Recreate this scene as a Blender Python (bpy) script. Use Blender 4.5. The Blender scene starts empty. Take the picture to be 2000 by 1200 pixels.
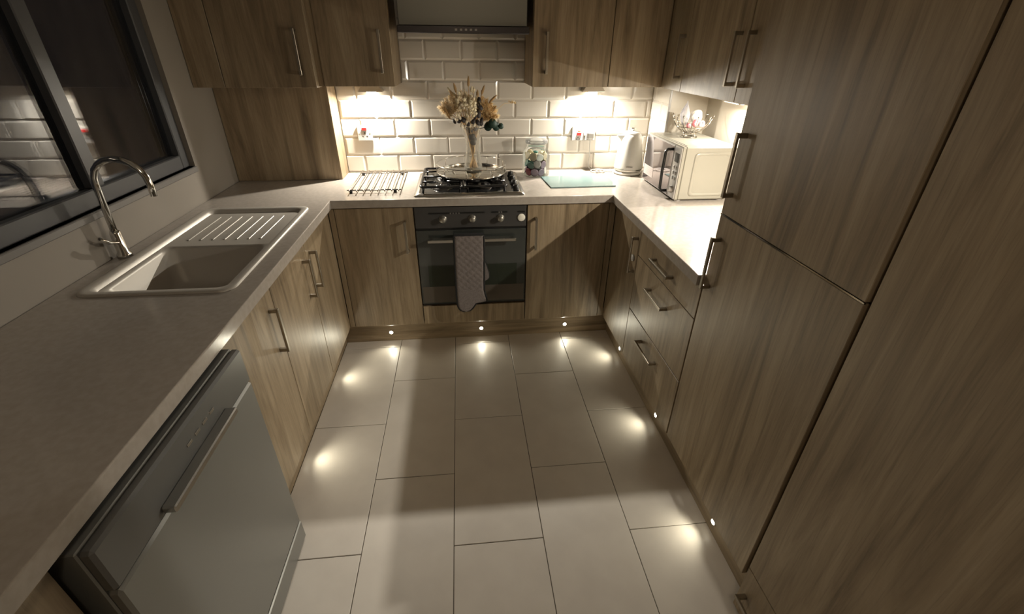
import bpy, bmesh, math, random
from mathutils import Vector, Matrix
random.seed(7)
S = bpy.context.scene
COL = S.collection
PI = math.pi

# ------------------------------------------------------------------ camera
CAM = (0.2668, -2.9135, 1.5847); PITCH, YAW, ROLL, FPX = -0.5204, -0.1088, 0.0105, 883.58
def cam_matrix():
    cy, sy, cp, sp = math.cos(YAW), math.sin(YAW), math.cos(PITCH), math.sin(PITCH)
    f = Vector((-sy*cp, cy*cp, sp)); r = Vector((cy, sy, 0)); u = r.cross(f)
    cr, sr = math.cos(ROLL), math.sin(ROLL)
    r2 = cr*r + sr*u; u2 = -sr*r + cr*u
    m = Matrix((r2, u2, -f)).transposed().to_4x4(); m.translation = CAM
    return m
cd = bpy.data.cameras.new('camera'); co = bpy.data.objects.new('camera', cd); COL.objects.link(co)
co.matrix_world = cam_matrix(); cd.sensor_width = 36; cd.lens = FPX*36/2000; cd.clip_start = .02
S.camera = co
# ------------------------------------------------------------------ world, exposure
w = bpy.data.worlds.new('night'); S.world = w; w.use_nodes = True
w.node_tree.nodes['Background'].inputs[0].default_value = (.02, .022, .03, 1)
w.node_tree.nodes['Background'].inputs[1].default_value = .3
vs = S.view_settings; vs.view_transform = 'Standard'; vs.look = 'None'; vs.gamma = 1; vs.use_curve_mapping = False
vs.exposure = 0.6
S.cycles.use_denoising = True; S.cycles.max_bounces = 10; S.cycles.diffuse_bounces = 6
S.cycles.transparent_max_bounces = 24; S.cycles.caustics_reflective = False; S.cycles.caustics_refractive = False
S.cycles.sample_clamp_indirect = 4

# lamp settings
UNDER_W = (10.6, 10.2, 4.0, 13.0); UNDER_COL = (1, .93, .80)
PLINTH_W = 1.5; PLINTH_COL = (1, .93, .72)
FILL_W = 7.5  # strength of the added fill light behind the camera
UNDER = [(-.228, -.037, 1.355), (1.045, -.037, 1.355), (1.600, -.680, 1.355), (1.600, -1.330, 1.355)]
UNDER_TILT = .22                 # the wedge lights look down and a little out from the wall
PLY, PLL, PLR = -.5154, -.4891, 1.141
PLINTH = [(-.216, PLY, .06, 'b'), (.337, PLY, .06, 'b'), (.867, PLY, .06, 'b'),
          (PLR, -.80, .052, 'r'), (PLR, -1.36, .052, 'r'), (PLR, -1.93, .052, 'r'),
          (PLL, -.87, .052, 'l'), (PLL, -1.44, .052, 'l')]

# ------------------------------------------------------------------ mesh builder
class MB:
    def __init__(s): s.v = []; s.f = []; s.sm = []
    def add(s, vs, fs, smooth=False):
        o = len(s.v); s.v += [tuple(x) for x in vs]
        for f in fs: s.f.append(tuple(i+o for i in f)); s.sm.append(smooth)
        return s
    def box(s, x0, x1, y0, y1, z0, z1, b=0.0):
        x0, x1 = sorted((x0, x1)); y0, y1 = sorted((y0, y1)); z0, z1 = sorted((z0, z1))
        b = min(b, .45*min(x1-x0, y1-y0, z1-z0))
        if b <= 0:
            V = [(x, y, z) for z in (z0, z1) for y in (y0, y1) for x in (x0, x1)]
            return s.add(V, [(0,2,3,1), (4,5,7,6), (0,1,5,4), (2,6,7,3), (0,4,6,2), (1,3,7,5)])
        bm = bmesh.new(); bmesh.ops.create_cube(bm, size=1)
        for q in bm.verts:
            q.co = Vector(((x0+x1)/2+q.co.x*(x1-x0), (y0+y1)/2+q.co.y*(y1-y0), (z0+z1)/2+q.co.z*(z1-z0)))
        bmesh.ops.bevel(bm, geom=bm.edges[:], offset=b, segments=1, affect='EDGES', profile=.5)
        return s.bm(bm)
    def bm(s, bm, smooth=False):
        bm.verts.index_update()
        s.add([v.co[:] for v in bm.verts], [[v.index for v in f.verts] for f in bm.faces], smooth); bm.free(); return s
    def lathe(s, prof, cx=0, cy=0, cz=0, n=32, axis='z', smooth=True, cap=True):
        V = []
        for r, h in prof:
            for k in range(n):
                a = 2*PI*k/n; c, d = r*math.cos(a), r*math.sin(a)
                V.append({'z': (cx+c, cy+d, cz+h), 'y': (cx+c, cy+h, cz+d), 'x': (cx+h, cy+c, cz+d)}[axis])
        F = []
        for i in range(len(prof)-1):
            for k in range(n):
                k2 = (k+1) % n; q = (i*n+k, i*n+k2, (i+1)*n+k2, (i+1)*n+k)
                F.append(q if axis != 'y' else q[::-1])
        o = len(s.v); s.add(V, F, smooth)
        if cap:
            a = tuple(o+k for k in range(n)); b = tuple(o+(len(prof)-1)*n+k for k in range(n))
            if prof[0][0] > 1e-5: s.f.append(a[::-1] if axis != 'y' else a); s.sm.append(False)
            if prof[-1][0] > 1e-5: s.f.append(b if axis != 'y' else b[::-1]); s.sm.append(False)
        return s
    def tube(s, pts, r, n=8, closed=False, smooth=True):
        P = [Vector(p) for p in pts]; m = len(P); rr = r if isinstance(r, (list, tuple)) else [r]*m
        up = None; V = []; F = []
        for i, p in enumerate(P):
            if closed: t = (P[(i+1) % m]-P[i-1]).normalized()
            else: t = (P[min(i+1, m-1)]-P[max(i-1, 0)]).normalized()
            if up is None: up = t.orthogonal().normalized()
            up = (up - t*up.dot(t)); up = up.normalized() if up.length > 1e-6 else t.orthogonal().normalized()
            b = t.cross(up)
            for k in range(n):
                a = 2*PI*k/n; V.append(p + rr[i]*(math.cos(a)*up+math.sin(a)*b))
        for i in range(m if closed else m-1):
            j = (i+1) % m
            for k in range(n):
                k2 = (k+1) % n; F.append((i*n+k, i*n+k2, j*n+k2, j*n+k))
        s.add(V, F, smooth)
        if not closed:
            o = len(s.v)-len(V)
            s.f.append(tuple(o+k for k in range(n))[::-1]); s.sm.append(False)
            s.f.append(tuple(o+(m-1)*n+k for k in range(n))); s.sm.append(False)
        return s
    def prism(s, poly, axis, a, b):
        """poly: 2D outline; extruded along axis from a to b (other two coordinates in x,y,z order)"""
        def P(u, v, w): return {'x': (w, u, v), 'y': (u, w, v), 'z': (u, v, w)}[axis]
        n = len(poly); V = [P(u, v, a) for u, v in poly]+[P(u, v, b) for u, v in poly]
        F = [tuple(range(n))[::-1], tuple(range(n, 2*n))]+[(i, (i+1) % n, n+(i+1) % n, n+i) for i in range(n)]
        bm = bmesh.new(); vv = [bm.verts.new(q) for q in V]
        for f in F: bm.faces.new([vv[i] for i in f])
        bmesh.ops.recalc_face_normals(bm, faces=bm.faces[:])
        return s.bm(bm)
    def mesh(s, name, off=(0, 0, 0)):
        me = bpy.data.meshes.new(name); o = Vector(off)
        me.from_pydata([tuple(Vector(v)-o) for v in s.v], [], s.f)
        me.polygons.foreach_set('use_smooth', s.sm); me.update(); return me

def wloc(o):
    l = Vector((0, 0, 0))
    while o: l += o.location; o = o.parent
    return l
def part(name, mb, mat, parent=None, label=None, loc=None, kind=None):
    """a mesh whose builder coordinates are world ones; its origin goes to its parent's origin (or to loc)"""
    off = wloc(parent) if loc is None else Vector(loc)
    me = mb.mesh(name, off) if isinstance(mb, MB) else mb
    o = bpy.data.objects.new(name, me); COL.objects.link(o)
    if mat and not me.materials: me.materials.append(mat)
    if parent: o.parent = parent; o.location = off-wloc(parent)
    elif loc is not None: o.location = off
    if label: o['label'] = label
    if kind: o['kind'] = kind
    return o
def tag(o, label, cat, group=None):
    o['label'] = label; o['category'] = cat
    if group: o['group'] = group
    return o
def thing(name, loc, label, cat, group=None):
    o = bpy.data.objects.new(name, None); COL.objects.link(o); o.location = loc; o.empty_display_size = .05
    return tag(o, label, cat, group)
def structure(name, mb, mat, parent=None):
    o = part(name, mb, mat, parent)
    if not parent: o['kind'] = 'structure'
    return o

# ------------------------------------------------------------------ materials
def M(name, col=(.5, .5, .5), rough=.5, metal=0, spec=.5, emit=None, estr=0, coat=0):
    m = bpy.data.materials.new(name); m.use_nodes = True; b = m.node_tree.nodes['Principled BSDF']
    b.inputs['Base Color'].default_value = (*col, 1); b.inputs['Roughness'].default_value = rough
    b.inputs['Metallic'].default_value = metal; b.inputs['Specular IOR Level'].default_value = spec
    b.inputs['Coat Weight'].default_value = coat
    if emit: b.inputs['Emission Color'].default_value = (*emit, 1); b.inputs['Emission Strength'].default_value = estr
    return m
def N(m, t, **kw):
    n = m.node_tree.nodes.new(t)
    for k, v in kw.items(): setattr(n, k, v)
    return n
def L(m, a, b): m.node_tree.links.new(a, b)
def ramp(m, stops, fac):
    r = N(m, 'ShaderNodeValToRGB'); e = r.color_ramp.elements
    while len(e) < len(stops): e.new(.5)
    for x, (p, c) in zip(e, stops): x.position = p; x.color = (*c, 1)
    L(m, fac, r.inputs[0]); return r.outputs[0]
def wood(name, axis='z', k=1.0):
    m = M(name, rough=.42, spec=.45); nt = m.node_tree; b = nt.nodes['Principled BSDF']
    tc = N(m, 'ShaderNodeTexCoord'); oi = N(m, 'ShaderNodeObjectInfo')
    cmb = N(m, 'ShaderNodeCombineXYZ'); mul = N(m, 'ShaderNodeMath', operation='MULTIPLY'); mul.inputs[1].default_value = 37.3
    L(m, oi.outputs['Random'], mul.inputs[0])
    for i in range(3): L(m, mul.outputs[0], cmb.inputs[i])
    add = N(m, 'ShaderNodeVectorMath', operation='ADD'); L(m, tc.outputs['Object'], add.inputs[0]); L(m, cmb.outputs[0], add.inputs[1])
    def noise(across, along, detail, rough=.55, dist=0):
        mp = N(m, 'ShaderNodeMapping'); sc = {'x': (along, across, across), 'y': (across, along, across), 'z': (across, across, along)}[axis]
        mp.inputs['Scale'].default_value = sc; L(m, add.outputs[0], mp.inputs[0])
        n = N(m, 'ShaderNodeTexNoise'); n.inputs['Scale'].default_value = 1; n.inputs['Detail'].default_value = detail
        n.inputs['Roughness'].default_value = rough; n.inputs['Distortion'].default_value = dist
        L(m, mp.outputs[0], n.inputs['Vector']); return n.outputs['Fac']
    big = noise(11, 1.1, 6, .62, 1.4); fine = noise(75, 2.6, 5, .65, .4); pore = noise(260, 9, 2)
    c = lambda r, g, bl: (r*k, g*k, bl*k)
    c1 = ramp(m, [(.26, c(.120, .088, .053)), (.43, c(.225, .170, .106)), (.56, c(.285, .221, .142)), (.74, c(.36, .288, .194))], big)
    c2 = ramp(m, [(.3, (.58, .54, .5)), (.5, (.92, .9, .88)), (.7, (1.12, 1.1, 1.08))], fine)
    mx = N(m, 'ShaderNodeMixRGB', blend_type='MULTIPLY'); mx.inputs[0].default_value = .62; L(m, c1, mx.inputs[1]); L(m, c2, mx.inputs[2])
    c3 = ramp(m, [(.3, (.72, .7, .68)), (.45, (1, 1, 1))], pore)
    m2 = N(m, 'ShaderNodeMixRGB', blend_type='MULTIPLY'); m2.inputs[0].default_value = .5; L(m, mx.outputs[0], m2.inputs[1]); L(m, c3, m2.inputs[2])
    L(m, m2.outputs[0], b.inputs['Base Color'])
    bp = N(m, 'ShaderNodeBump'); bp.inputs['Strength'].default_value = .12; bp.inputs['Distance'].default_value = .002
    L(m, fine, bp.inputs['Height']); L(m, bp.outputs[0], b.inputs['Normal'])
    return m
def thin_glass(name, tint=(1, 1, 1), refl=.5, rough=.02, haze=0, hazecol=(1, 1, 1)):
    m = bpy.data.materials.new(name); m.use_nodes = True; nt = m.node_tree; nt.nodes.remove(nt.nodes['Principled BSDF'])
    out = nt.nodes['Material Output']
    tr = N(m, 'ShaderNodeBsdfTransparent'); tr.inputs[0].default_value = (*tint, 1)
    gl = N(m, 'ShaderNodeBsdfGlossy'); gl.inputs['Roughness'].default_value = rough
    lw = N(m, 'ShaderNodeLayerWeight'); lw.inputs[0].default_value = .42
    mu = N(m, 'ShaderNodeMath', operation='MULTIPLY'); mu.inputs[1].default_value = refl; L(m, lw.outputs['Fresnel'], mu.inputs[0])
    mx = N(m, 'ShaderNodeMixShader'); L(m, mu.outputs[0], mx.inputs[0]); L(m, tr.outputs[0], mx.inputs[1]); L(m, gl.outputs[0], mx.inputs[2])
    last = mx.outputs[0]
    if haze:
        df = N(m, 'ShaderNodeBsdfDiffuse'); df.inputs[0].default_value = (*hazecol, 1)
        m2 = N(m, 'ShaderNodeMixShader'); m2.inputs[0].default_value = haze; L(m, last, m2.inputs[1]); L(m, df.outputs[0], m2.inputs[2]); last = m2.outputs[0]
    L(m, last, out.inputs[0]); return m
def mottle(m, c0, c1, scale, bump=0, detail=4, coord='Object'):
    b = m.node_tree.nodes['Principled BSDF']; tc = N(m, 'ShaderNodeTexCoord'); n = N(m, 'ShaderNodeTexNoise')
    n.inputs['Scale'].default_value = scale; n.inputs['Detail'].default_value = detail; L(m, tc.outputs[coord], n.inputs['Vector'])
    L(m, ramp(m, [(.35, c0), (.65, c1)], n.outputs['Fac']), b.inputs['Base Color'])
    if bump:
        bp = N(m, 'ShaderNodeBump'); bp.inputs['Strength'].default_value = bump; bp.inputs['Distance'].default_value = .002
        L(m, n.outputs['Fac'], bp.inputs['Height']); L(m, bp.outputs[0], b.inputs['Normal'])
    return m

WOOD = wood('driftwood_oak'); WOODX = wood('driftwood_oak_lengthwise', 'x'); WOODY = wood('driftwood_oak_sideways', 'y')
DARKGAP = M('carcass_shadow_edge', (.06, .045, .03), .6)
STEELH = M('brushed_nickel', (.36, .32, .26), .36, 1)
KNOBM = M('dull_knob_steel', (.34, .32, .28), .35, .8)
STEEL = M('stainless_steel', (.62, .60, .56), .22, 1)
CHROME = M('chrome', (.8, .79, .76), .08, 1)
WORKTOP = mottle(M('cream_gloss_worktop', rough=.17, spec=.55), (.33, .295, .26), (.37, .333, .295), 55, 0, 6)
TILEM = M('cream_glazed_tile', (.58, .545, .49), .13, 0, .5)
GROUT = M('pale_grout', (.60, .56, .49), .85)
FLOORT = mottle(M('greige_floor_tile', rough=.36, spec=.45), (.64, .595, .54), (.69, .645, .585), 7, .05, 8)
FGROUT = M('brown_floor_grout', (.10, .085, .065), .9)
PAINT = M('taupe_paint', (.22, .195, .165), .7)
CREAM = M('cream_gloss_panel', (.56, .51, .43), .3)
CEIL = M('ceiling_paint', (.40, .39, .37), .85)
WHITEP = M('white_plastic', (.42, .405, .385), .28)
BLACKP = M('black_plastic', (.012, .012, .012), .28)
CAST = M('black_enamel', (.010, .010, .011), .18)
OVENG = M('dark_oven_glass', (.034, .038, .035), .06, 0, .8)
OVENP = M('graphite_oven_panel', (.062, .060, .059), .25, .2)
HOODM = M('graphite_hood_bar', (.065, .058, .058), .3, .6)
HOODB = M('brushed_steel_hood', (.22, .215, .19), .42, .85)
LENS = M('lit_lens', (1, 1, 1), .3, emit=(1, .88, .66), estr=25)
LEDL = M('lit_led', (1, 1, 1), .3, emit=(1, .93, .72), estr=9)
RED = M('red_switch', (.65, .02, .02), .3)
GREYAPP = M('silver_appliance', (.25, .25, .235), .34, .55)
GLASS = thin_glass('clear_glass', (.97, .98, .97), .55)
JARG = thin_glass('jar_glass', (.95, .97, .96), .6)
BOARDG = M('pale_blue_glass', (.135, .205, .205), .1, 0, .5)

# ------------------------------------------------------------------ dimensions
YD, YF, XL, XR = -.5837, -.600, -.4047, 1.0572
DL, DR = -.430, 1.085           # door faces of the left and right runs
WT, WB = .910, .870
YEND = -1.579; LW, RW, ZC = -1.01, 1.66, 2.40
WR = 1.345                       # face of the right wall cabinets
WCZ = 1.408; WCT = 2.12

# ------------------------------------------------------------------ room shell
floor = structure('floor', MB().box(-1.2, 1.8, -5.2, .12, -.12, -.003), FGROUT)
X0, TWD, TLN = -.4891, .3314, .653
cache = {}
def floor_tile(x0, x1, y0, y1):
    key = (round(x1-x0, 4), round(y1-y0, 4))
    if key not in cache:
        cache[key] = MB().box(-key[0]/2, key[0]/2, -key[1]/2, key[1]/2, -.006, 0, .0012).mesh('tile'); cache[key].materials.append(FLOORT)
    o = bpy.data.objects.new('tile', cache[key]); COL.objects.link(o); o.parent = floor
    o.location = ((x0+x1)/2, (y0+y1)/2, random.uniform(-.0004, 0)); return o
G = .0014
for c in range(5):
    a, b = X0+c*TWD, min(X0+(c+1)*TWD, 1.16)
    ph = -.590 if c % 2 == 0 else -.264
    ys = [-.50]+[y for y in [ph-TLN*k for k in range(0, 8)] if -3.6 < y < -.53]+[-3.6]
    for y1, y0 in zip(ys, ys[1:]): floor_tile(a+G, b-G, y0+G, y1-G)

wall_back = structure('wall_back', MB().box(-1.2, 1.8, .0065, .13, 0, ZC), GROUT)
wall_left = structure('wall_left', MB().box(-1.15, LW, -5.2, -1.75, 0, ZC).box(-1.15, LW, -.55, .0065, 0, ZC).box(-1.15, LW, -1.75, -.55, 0, 1.08).box(-1.15, LW, -1.75, -.55, 2.05, ZC), PAINT)
wall_right = structure('wall_right', MB().box(RW, 1.8, -5.2, .0065, 0, ZC), CREAM)
wall_front = structure('wall_front', MB().box(-1.2, 1.8, -5.2, -5.08, 0, ZC), PAINT)
ceiling = structure('ceiling', MB().box(-1.2, 1.8, -5.2, .13, ZC, ZC+.1), CEIL)
wall_boxing = structure('wall_boxing', MB().box(1.438, RW, -.25, .0065, WT, ZC), CREAM)
structure('trim_1', MB().box(1.4275, 1.440, -.262, -.250, WT, WCZ, .002), WHITEP)

TP, TH, Z0 = .203, .1013, .9125
tcache = {}
def metro(parent, w_, cutl, cutr, h, loc, rot=0):
    key = (round(w_, 3), cutl, cutr, round(h, 3))
    if key not in tcache:
        g = .0011; i = .010
        x0, x1, z0, z1 = -w_/2+g, w_/2-g, -h/2+g, h/2-g
        a, b = x0+(0 if cutl else i), x1-(0 if cutr else i)
        V = [(x0, .008, z0), (x1, .008, z0), (x1, .008, z1), (x0, .008, z1), (x0, .0052, z0), (x1, .0052, z0), (x1, .0052, z1), (x0, .0052, z1),
             (a, 0, z0+i), (b, 0, z0+i), (b, 0, z1-i), (a, 0, z1-i)]
        F = []
        for o in (0, 4): F += [(o+j, o+(j+1) % 4, o+4+(j+1) % 4, o+4+j) for j in range(4)]
        F.append((8, 9, 10, 11))
        me = MB().add(V, F).mesh('tile'); me.materials.append(TILEM); tcache[key] = me
    o = bpy.data.objects.new('tile', tcache[key]); COL.objects.link(o); o.parent = parent; o.location = loc; o.rotation_euler = (random.uniform(-.004, .004), 0, rot+random.uniform(-.003, .003))
def tile_rows(parent, row, xmin, xmax, ph, place):
    k = math.floor((xmin-ph)/TP)-1
    while ph+k*TP < xmax:
        a, b = ph+k*TP, ph+(k+1)*TP; k += 1
        if b < xmin+.012 or a > xmax-.012: continue
        cl, cr = a < xmin-.001, b > xmax+.001; a2, b2 = max(a, xmin), min(b, xmax)
        metro(parent, b2-a2, cl, cr, TH, *place((a2+b2)/2, Z0+TH*(row+.5)))
for r in range(9):
    lo, hi = (-.43, 1.428) if r < 5 else (-.054, .641)
    tile_rows(wall_back, r, lo, hi, -.325 if r % 2 == 0 else -.2235, lambda x, z: ((x, 0, z), 0))
for r in range(5):
    tile_rows(wall_boxing, r, .010, .250, .055 if r % 2 == 0 else -.0465, lambda x, z: ((1.430, -x, z), -PI/2))

# window over the sink, night outside
win = structure('window_1', MB().box(-1.10, -1.00, -1.75, -.55, 1.055, 1.08, .003), M('window_sill', (.16, .15, .14), .4))
FRM = M('window_frame_grey', (.05, .05, .052), .45)
f = MB()
for a, b, c, d in ((-1.75, -1.69, 1.08, 2.05), (-.61, -.55, 1.08, 2.05), (-1.69, -.61, 1.08, 1.14), (-1.69, -.61, 1.99, 2.05), (-1.18, -1.12, 1.14, 1.99)):
    f.box(-1.09, -1.03, a, b, c, d, .004)
part('window_frame', f, FRM, win)
for a, b in ((-1.69, -1.18), (-1.12, -.61)): part('pane', MB().box(-1.065, -1.058, a, b, 1.14, 1.99), thin_glass('window_glass', (.9, .92, .95), .8), win)

# plinths
structure('baseboard_back', MB().box(PLL-.016, PLR+.016, PLY, PLY+.016, 0, .165), WOODX)
structure('baseboard_left', MB().box(PLL-.016, PLL, -1.795, PLY-.0005, 0, .165), WOODY)
structure('baseboard_right', MB().box(PLR, PLR+.016, -2.185, PLY-.0005, 0, .165), WOODY)

# ------------------------------------------------------------------ worktop
def cells(xs, ys, keep, z0, z1, bev):
    bm = bmesh.new(); vv = {}
    def V(i, j):
        if (i, j) not in vv: vv[(i, j)] = bm.verts.new((xs[i], ys[j], z1))
        return vv[(i, j)]
    fs = [bm.faces.new((V(i, j), V(i+1, j), V(i+1, j+1), V(i, j+1))) for i in range(len(xs)-1) for j in range(len(ys)-1) if keep(i, j)]
    r = bmesh.ops.extrude_face_region(bm, geom=fs)
    for g in r['geom']:
        if isinstance(g, bmesh.types.BMVert): g.co.z = z0
    bmesh.ops.recalc_face_normals(bm, faces=bm.faces[:])
    es = [e for e in bm.edges if len(e.link_faces) == 2 and e.calc_face_angle() > .5 and abs(e.verts[0].co.z-e.verts[1].co.z) < 1e-6 and e.verts[0].co.z > z0+.01]
    bmesh.ops.bevel(bm, geom=es, offset=bev, segments=3, affect='EDGES', profile=.5)
    return MB().bm(bm)
SX0, SX1, SY0, SY1 = -.930, -.485, -1.560, -.705      # sink cut-out
xs = [LW+.003, SX0, SX1, XL, XR, RW-.003]; ys = [-3.2, YEND, SY0, SY1, YF, -.001]
def keep(i, j):
    cx, cy = (xs[i]+xs[i+1])/2, (ys[j]+ys[j+1])/2
    if SX0 < cx < SX1 and SY0 < cy < SY1: return False
    return cy > YF or cx < XL or (cx > XR and cy > YEND)
wt = part('worktop', cells(xs, ys, keep, WB, WT, .0035), WORKTOP, loc=(.3, -.3, WB))
tag(wt, 'glossy cream U-shaped worktop running round three sides of the kitchen', 'worktop')

# sink
def rrect(x0, x1, y0, y1, r, n=6):
    P = []
    for cx, cy, a0 in ((x1-r, y1-r, 0), (x0+r, y1-r, PI/2), (x0+r, y0+r, PI), (x1-r, y0+r, 1.5*PI)):
        for k in range(n+1): a = a0+PI/2*k/n; P.append((cx+r*math.cos(a), cy+r*math.sin(a)))
    return P
def rings(mb, loops, smooth=True, closed=True):
    n = len(loops[0]); V = [p for l in loops for p in l]
    F = [(i*n+k, i*n+(k+1) % n, (i+1)*n+(k+1) % n, (i+1)*n+k) for i in range(len(loops)-1) for k in range(n)]
    return mb.add(V, F, smooth)
sink = thing('sink', (-.70, -1.02, .91), 'inset stainless steel sink and drainer with rounded corners in the left worktop', 'sink')
SINKM = M('satin_sink_steel', (.46, .43, .385), .42, .25)
zd = WT-.010
L0 = [[(x, y, z) for x, y in rrect(SX0-.012+d, SX1+.012-d, SY0-.012+d, SY1+.012-d, r)] for d, r, z in
      ((-.002, .045, WT+.0006), (0, .045, WT+.005), (.006, .043, WT+.0068), (.024, .035, WT+.006), (.030, .034, WT+.001), (.036, .033, zd))]
part('rim', rings(MB(), L0), SINKM, sink)
bx0, bx1, by0, by1 = SX0+.030, SX1-.030, SY0+.030, -1.140
xs2 = [SX0+.016, bx0, bx1, SX1-.016]; ys2 = [SY0+.016, by0, by1, SY1-.016]
part('drainer', cells(xs2, ys2, lambda i, j: not (i == 1 and j == 1), zd-.003, zd+.0004, .0004), SINKM, sink)
g = MB()
for k in range(7):
    x = SX0+.085+k*.046; g.box(x-.005, x+.005, -1.08, -.79, zd, zd+.003, .0025)
part('drainer_ridges', g, SINKM, sink)
L0 = [[(x, y, z) for x, y in rrect(bx0+d, bx1-d, by0+d, by1-d, r)] for d, r, z in ((-.004, .004, zd+.0006), (.004, .03, zd), (.012, .045, zd-.010), (.020, .05, .765), (.045, .06, .748), (.15, .03, .744), (.18, .008, .7435))]
part('bowl', rings(MB(), L0), SINKM, sink)
bm_ = MB(); bm_.lathe([(.040, .741), (.040, .7455), (.030, .747), (0, .7465)], (bx0+bx1)/2, (by0+by1)/2, 0, 24); part('waste', bm_, CHROME, sink)
tap = thing('mixer_tap', (-.974, -1.25, WT), 'chrome swan-neck mixer tap behind the sink under the dark window', 'tap')
part('base', MB().lathe([(.024, WT), (.024, WT+.012), (.018, WT+.02), (.017, WT+.09), (.014, WT+.1)], -.974, -1.25, 0, 20), CHROME, tap)
part('spout', MB().tube([(-.974, -1.25, WT+.098)]+[(-.967+.085*(1-math.cos(a)), -1.25, WT+.26+.085*math.sin(a)) for a in [PI*k/10 for k in range(11)]]+[(-.797, -1.25, WT+.22)], .011, 10), CHROME, tap)
part('lever', MB().tube([(-.967, -1.266, WT+.06), (-.967, -1.305, WT+.075), (-.967, -1.335, WT+.10)], .006, 8), CHROME, tap)

# ------------------------------------------------------------------ kitchen units
def bar_handle(door, facing, p, q):
    """square bridge handle; p,q its ends (world, on the bar's plane); facing 'b' (-y), 'l' (+x), 'r' (-x)"""
    p, q = Vector(p), Vector(q); mb = MB(); t = .0062; d = .033
    out = {'b': Vector((0, -1, 0)), 'l': Vector((1, 0, 0)), 'r': Vector((-1, 0, 0))}[facing]
    ax = (q-p).normalized(); side = ax.cross(out)
    def bx(a, b, c):        # box from extents along ax, out, side
        P = []
        for u in a:
            for v_ in b:
                for s in c: P.append(p+ax*u+out*v_+side*s)
        lo = Vector((min(x[i] for x in P) for i in range(3))); hi = Vector((max(x[i] for x in P) for i in range(3)))
        mb.box(lo.x, hi.x, lo.y, hi.y, lo.z, hi.z, .0012)
    ln = (q-p).length
    bx((-.001, ln+.001), (d-.008, d), (-t, t))
    bx((0, .014), (-.0005, d-.004), (-t, t)); bx((ln-.014, ln), (-.0005, d-.004), (-t, t))
    return part('handle', mb, STEELH, door, 'brushed metal bar handle')
def door(unit, facing, a0, a1, z0, z1, plane, name='door', mat=None, th=.018):
    mb = MB(); b = .0014
    if facing == 'b': mb.box(a0, a1, plane, plane+th, z0, z1, b)
    elif facing == 'l': mb.box(plane-th, plane, a0, a1, z0, z1, b)
    else: mb.box(plane, plane+th, a0, a1, z0, z1, b)
    return part(name, mb, mat or WOOD, unit)
def vh(d, facing, a, z0, z1, plane):
    p = {'b': (a, plane), 'l': (plane, a), 'r': (plane, a)}[facing]
    return bar_handle(d, facing, (*p, z0), (*p, z1))
H0, H1 = .617, .795
BOT, TOP = .152, .863
# back run
u = thing('base_cabinet', (-.21, -.3, .15), 'oak base cabinet left of the oven, its handle at the top right', 'cabinet')
part('carcass', MB().box(-.402, -.003, YD+.02, -.02, BOT, TOP+.004), WOOD, u)
part('corner_post', MB().box(DL+.001, -.402, YD+.001, YD+.02, BOT, TOP, .001), WOOD, u)
d = door(u, 'b', -.3995, -.004, BOT, TOP, YD); vh(d, 'b', -.049, H0, H1, YD)
u = thing('base_cabinet', (.82, -.3, .15), 'oak base cabinet right of the oven, its handle at the top left', 'cabinet')
part('carcass', MB().box(.600, 1.046, YD+.02, -.02, BOT, TOP+.004), WOOD, u)
part('corner_post', MB().box(1.050, DR-.001, YD+.004, YD+.02, BOT, TOP, .001), WOOD, u)
d = door(u, 'b', .6005, 1.047, BOT, TOP, YD); vh(d, 'b', .646, H0, H1, YD)
u = thing('oven_housing', (.297, -.3, .15), 'oak housing unit with a low filler panel under the oven', 'cabinet')
part('carcass', MB().box(0, .597, YD+.02, -.02, BOT, .268), WOOD, u)
door(u, 'b', .0015, .5955, BOT, .270, YD, 'filler_panel')
# left run
u = thing('sink_cabinet', (-.72, -1.01, .15), 'oak double-door base cabinet under the sink on the left', 'cabinet')
part('carcass', MB().box(LW+.01, DL-.02, -1.418, -.612, BOT, .715), WOOD, u)
part('corner_post', MB().box(DL-.02, DL-.002, -.6055, YD-.0005, BOT, TOP, .001), WOOD, u)
d = door(u, 'l', -1.0105, -.607, BOT, TOP, DL); vh(d, 'l', -.967, H0, H1, DL)
d = door(u, 'l', -1.4185, -1.0140, BOT, TOP, DL); vh(d, 'l', -1.068, H0, H1, DL)
u = thing('base_cabinet', (-.72, -1.6, .15), 'oak single-door base cabinet between the sink cabinet and the silver appliance', 'cabinet')
part('carcass', MB().box(LW+.01, DL-.02, -1.793, -1.422, BOT, .715), WOOD, u)
d = door(u, 'l', -1.793, -1.422, BOT, TOP, DL); vh(d, 'l', -1.469, H0-.01, H1-.01, DL)
u = thing('base_cabinet', (-.72, -2.8, .15), 'oak base cabinet nearest the camera on the left, past the silver appliance', 'cabinet')
part('carcass', MB().box(LW+.01, DL-.02, -3.19, -2.415, .10, TOP+.004), WOOD, u)
d = door(u, 'l', -2.80, -2.416, .10, TOP, DL); vh(d, 'l', -2.75, H0, H1, DL)
d = door(u, 'l', -3.19, -2.804, .10, TOP, DL); vh(d, 'l', -2.85, H0, H1, DL)
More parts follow.
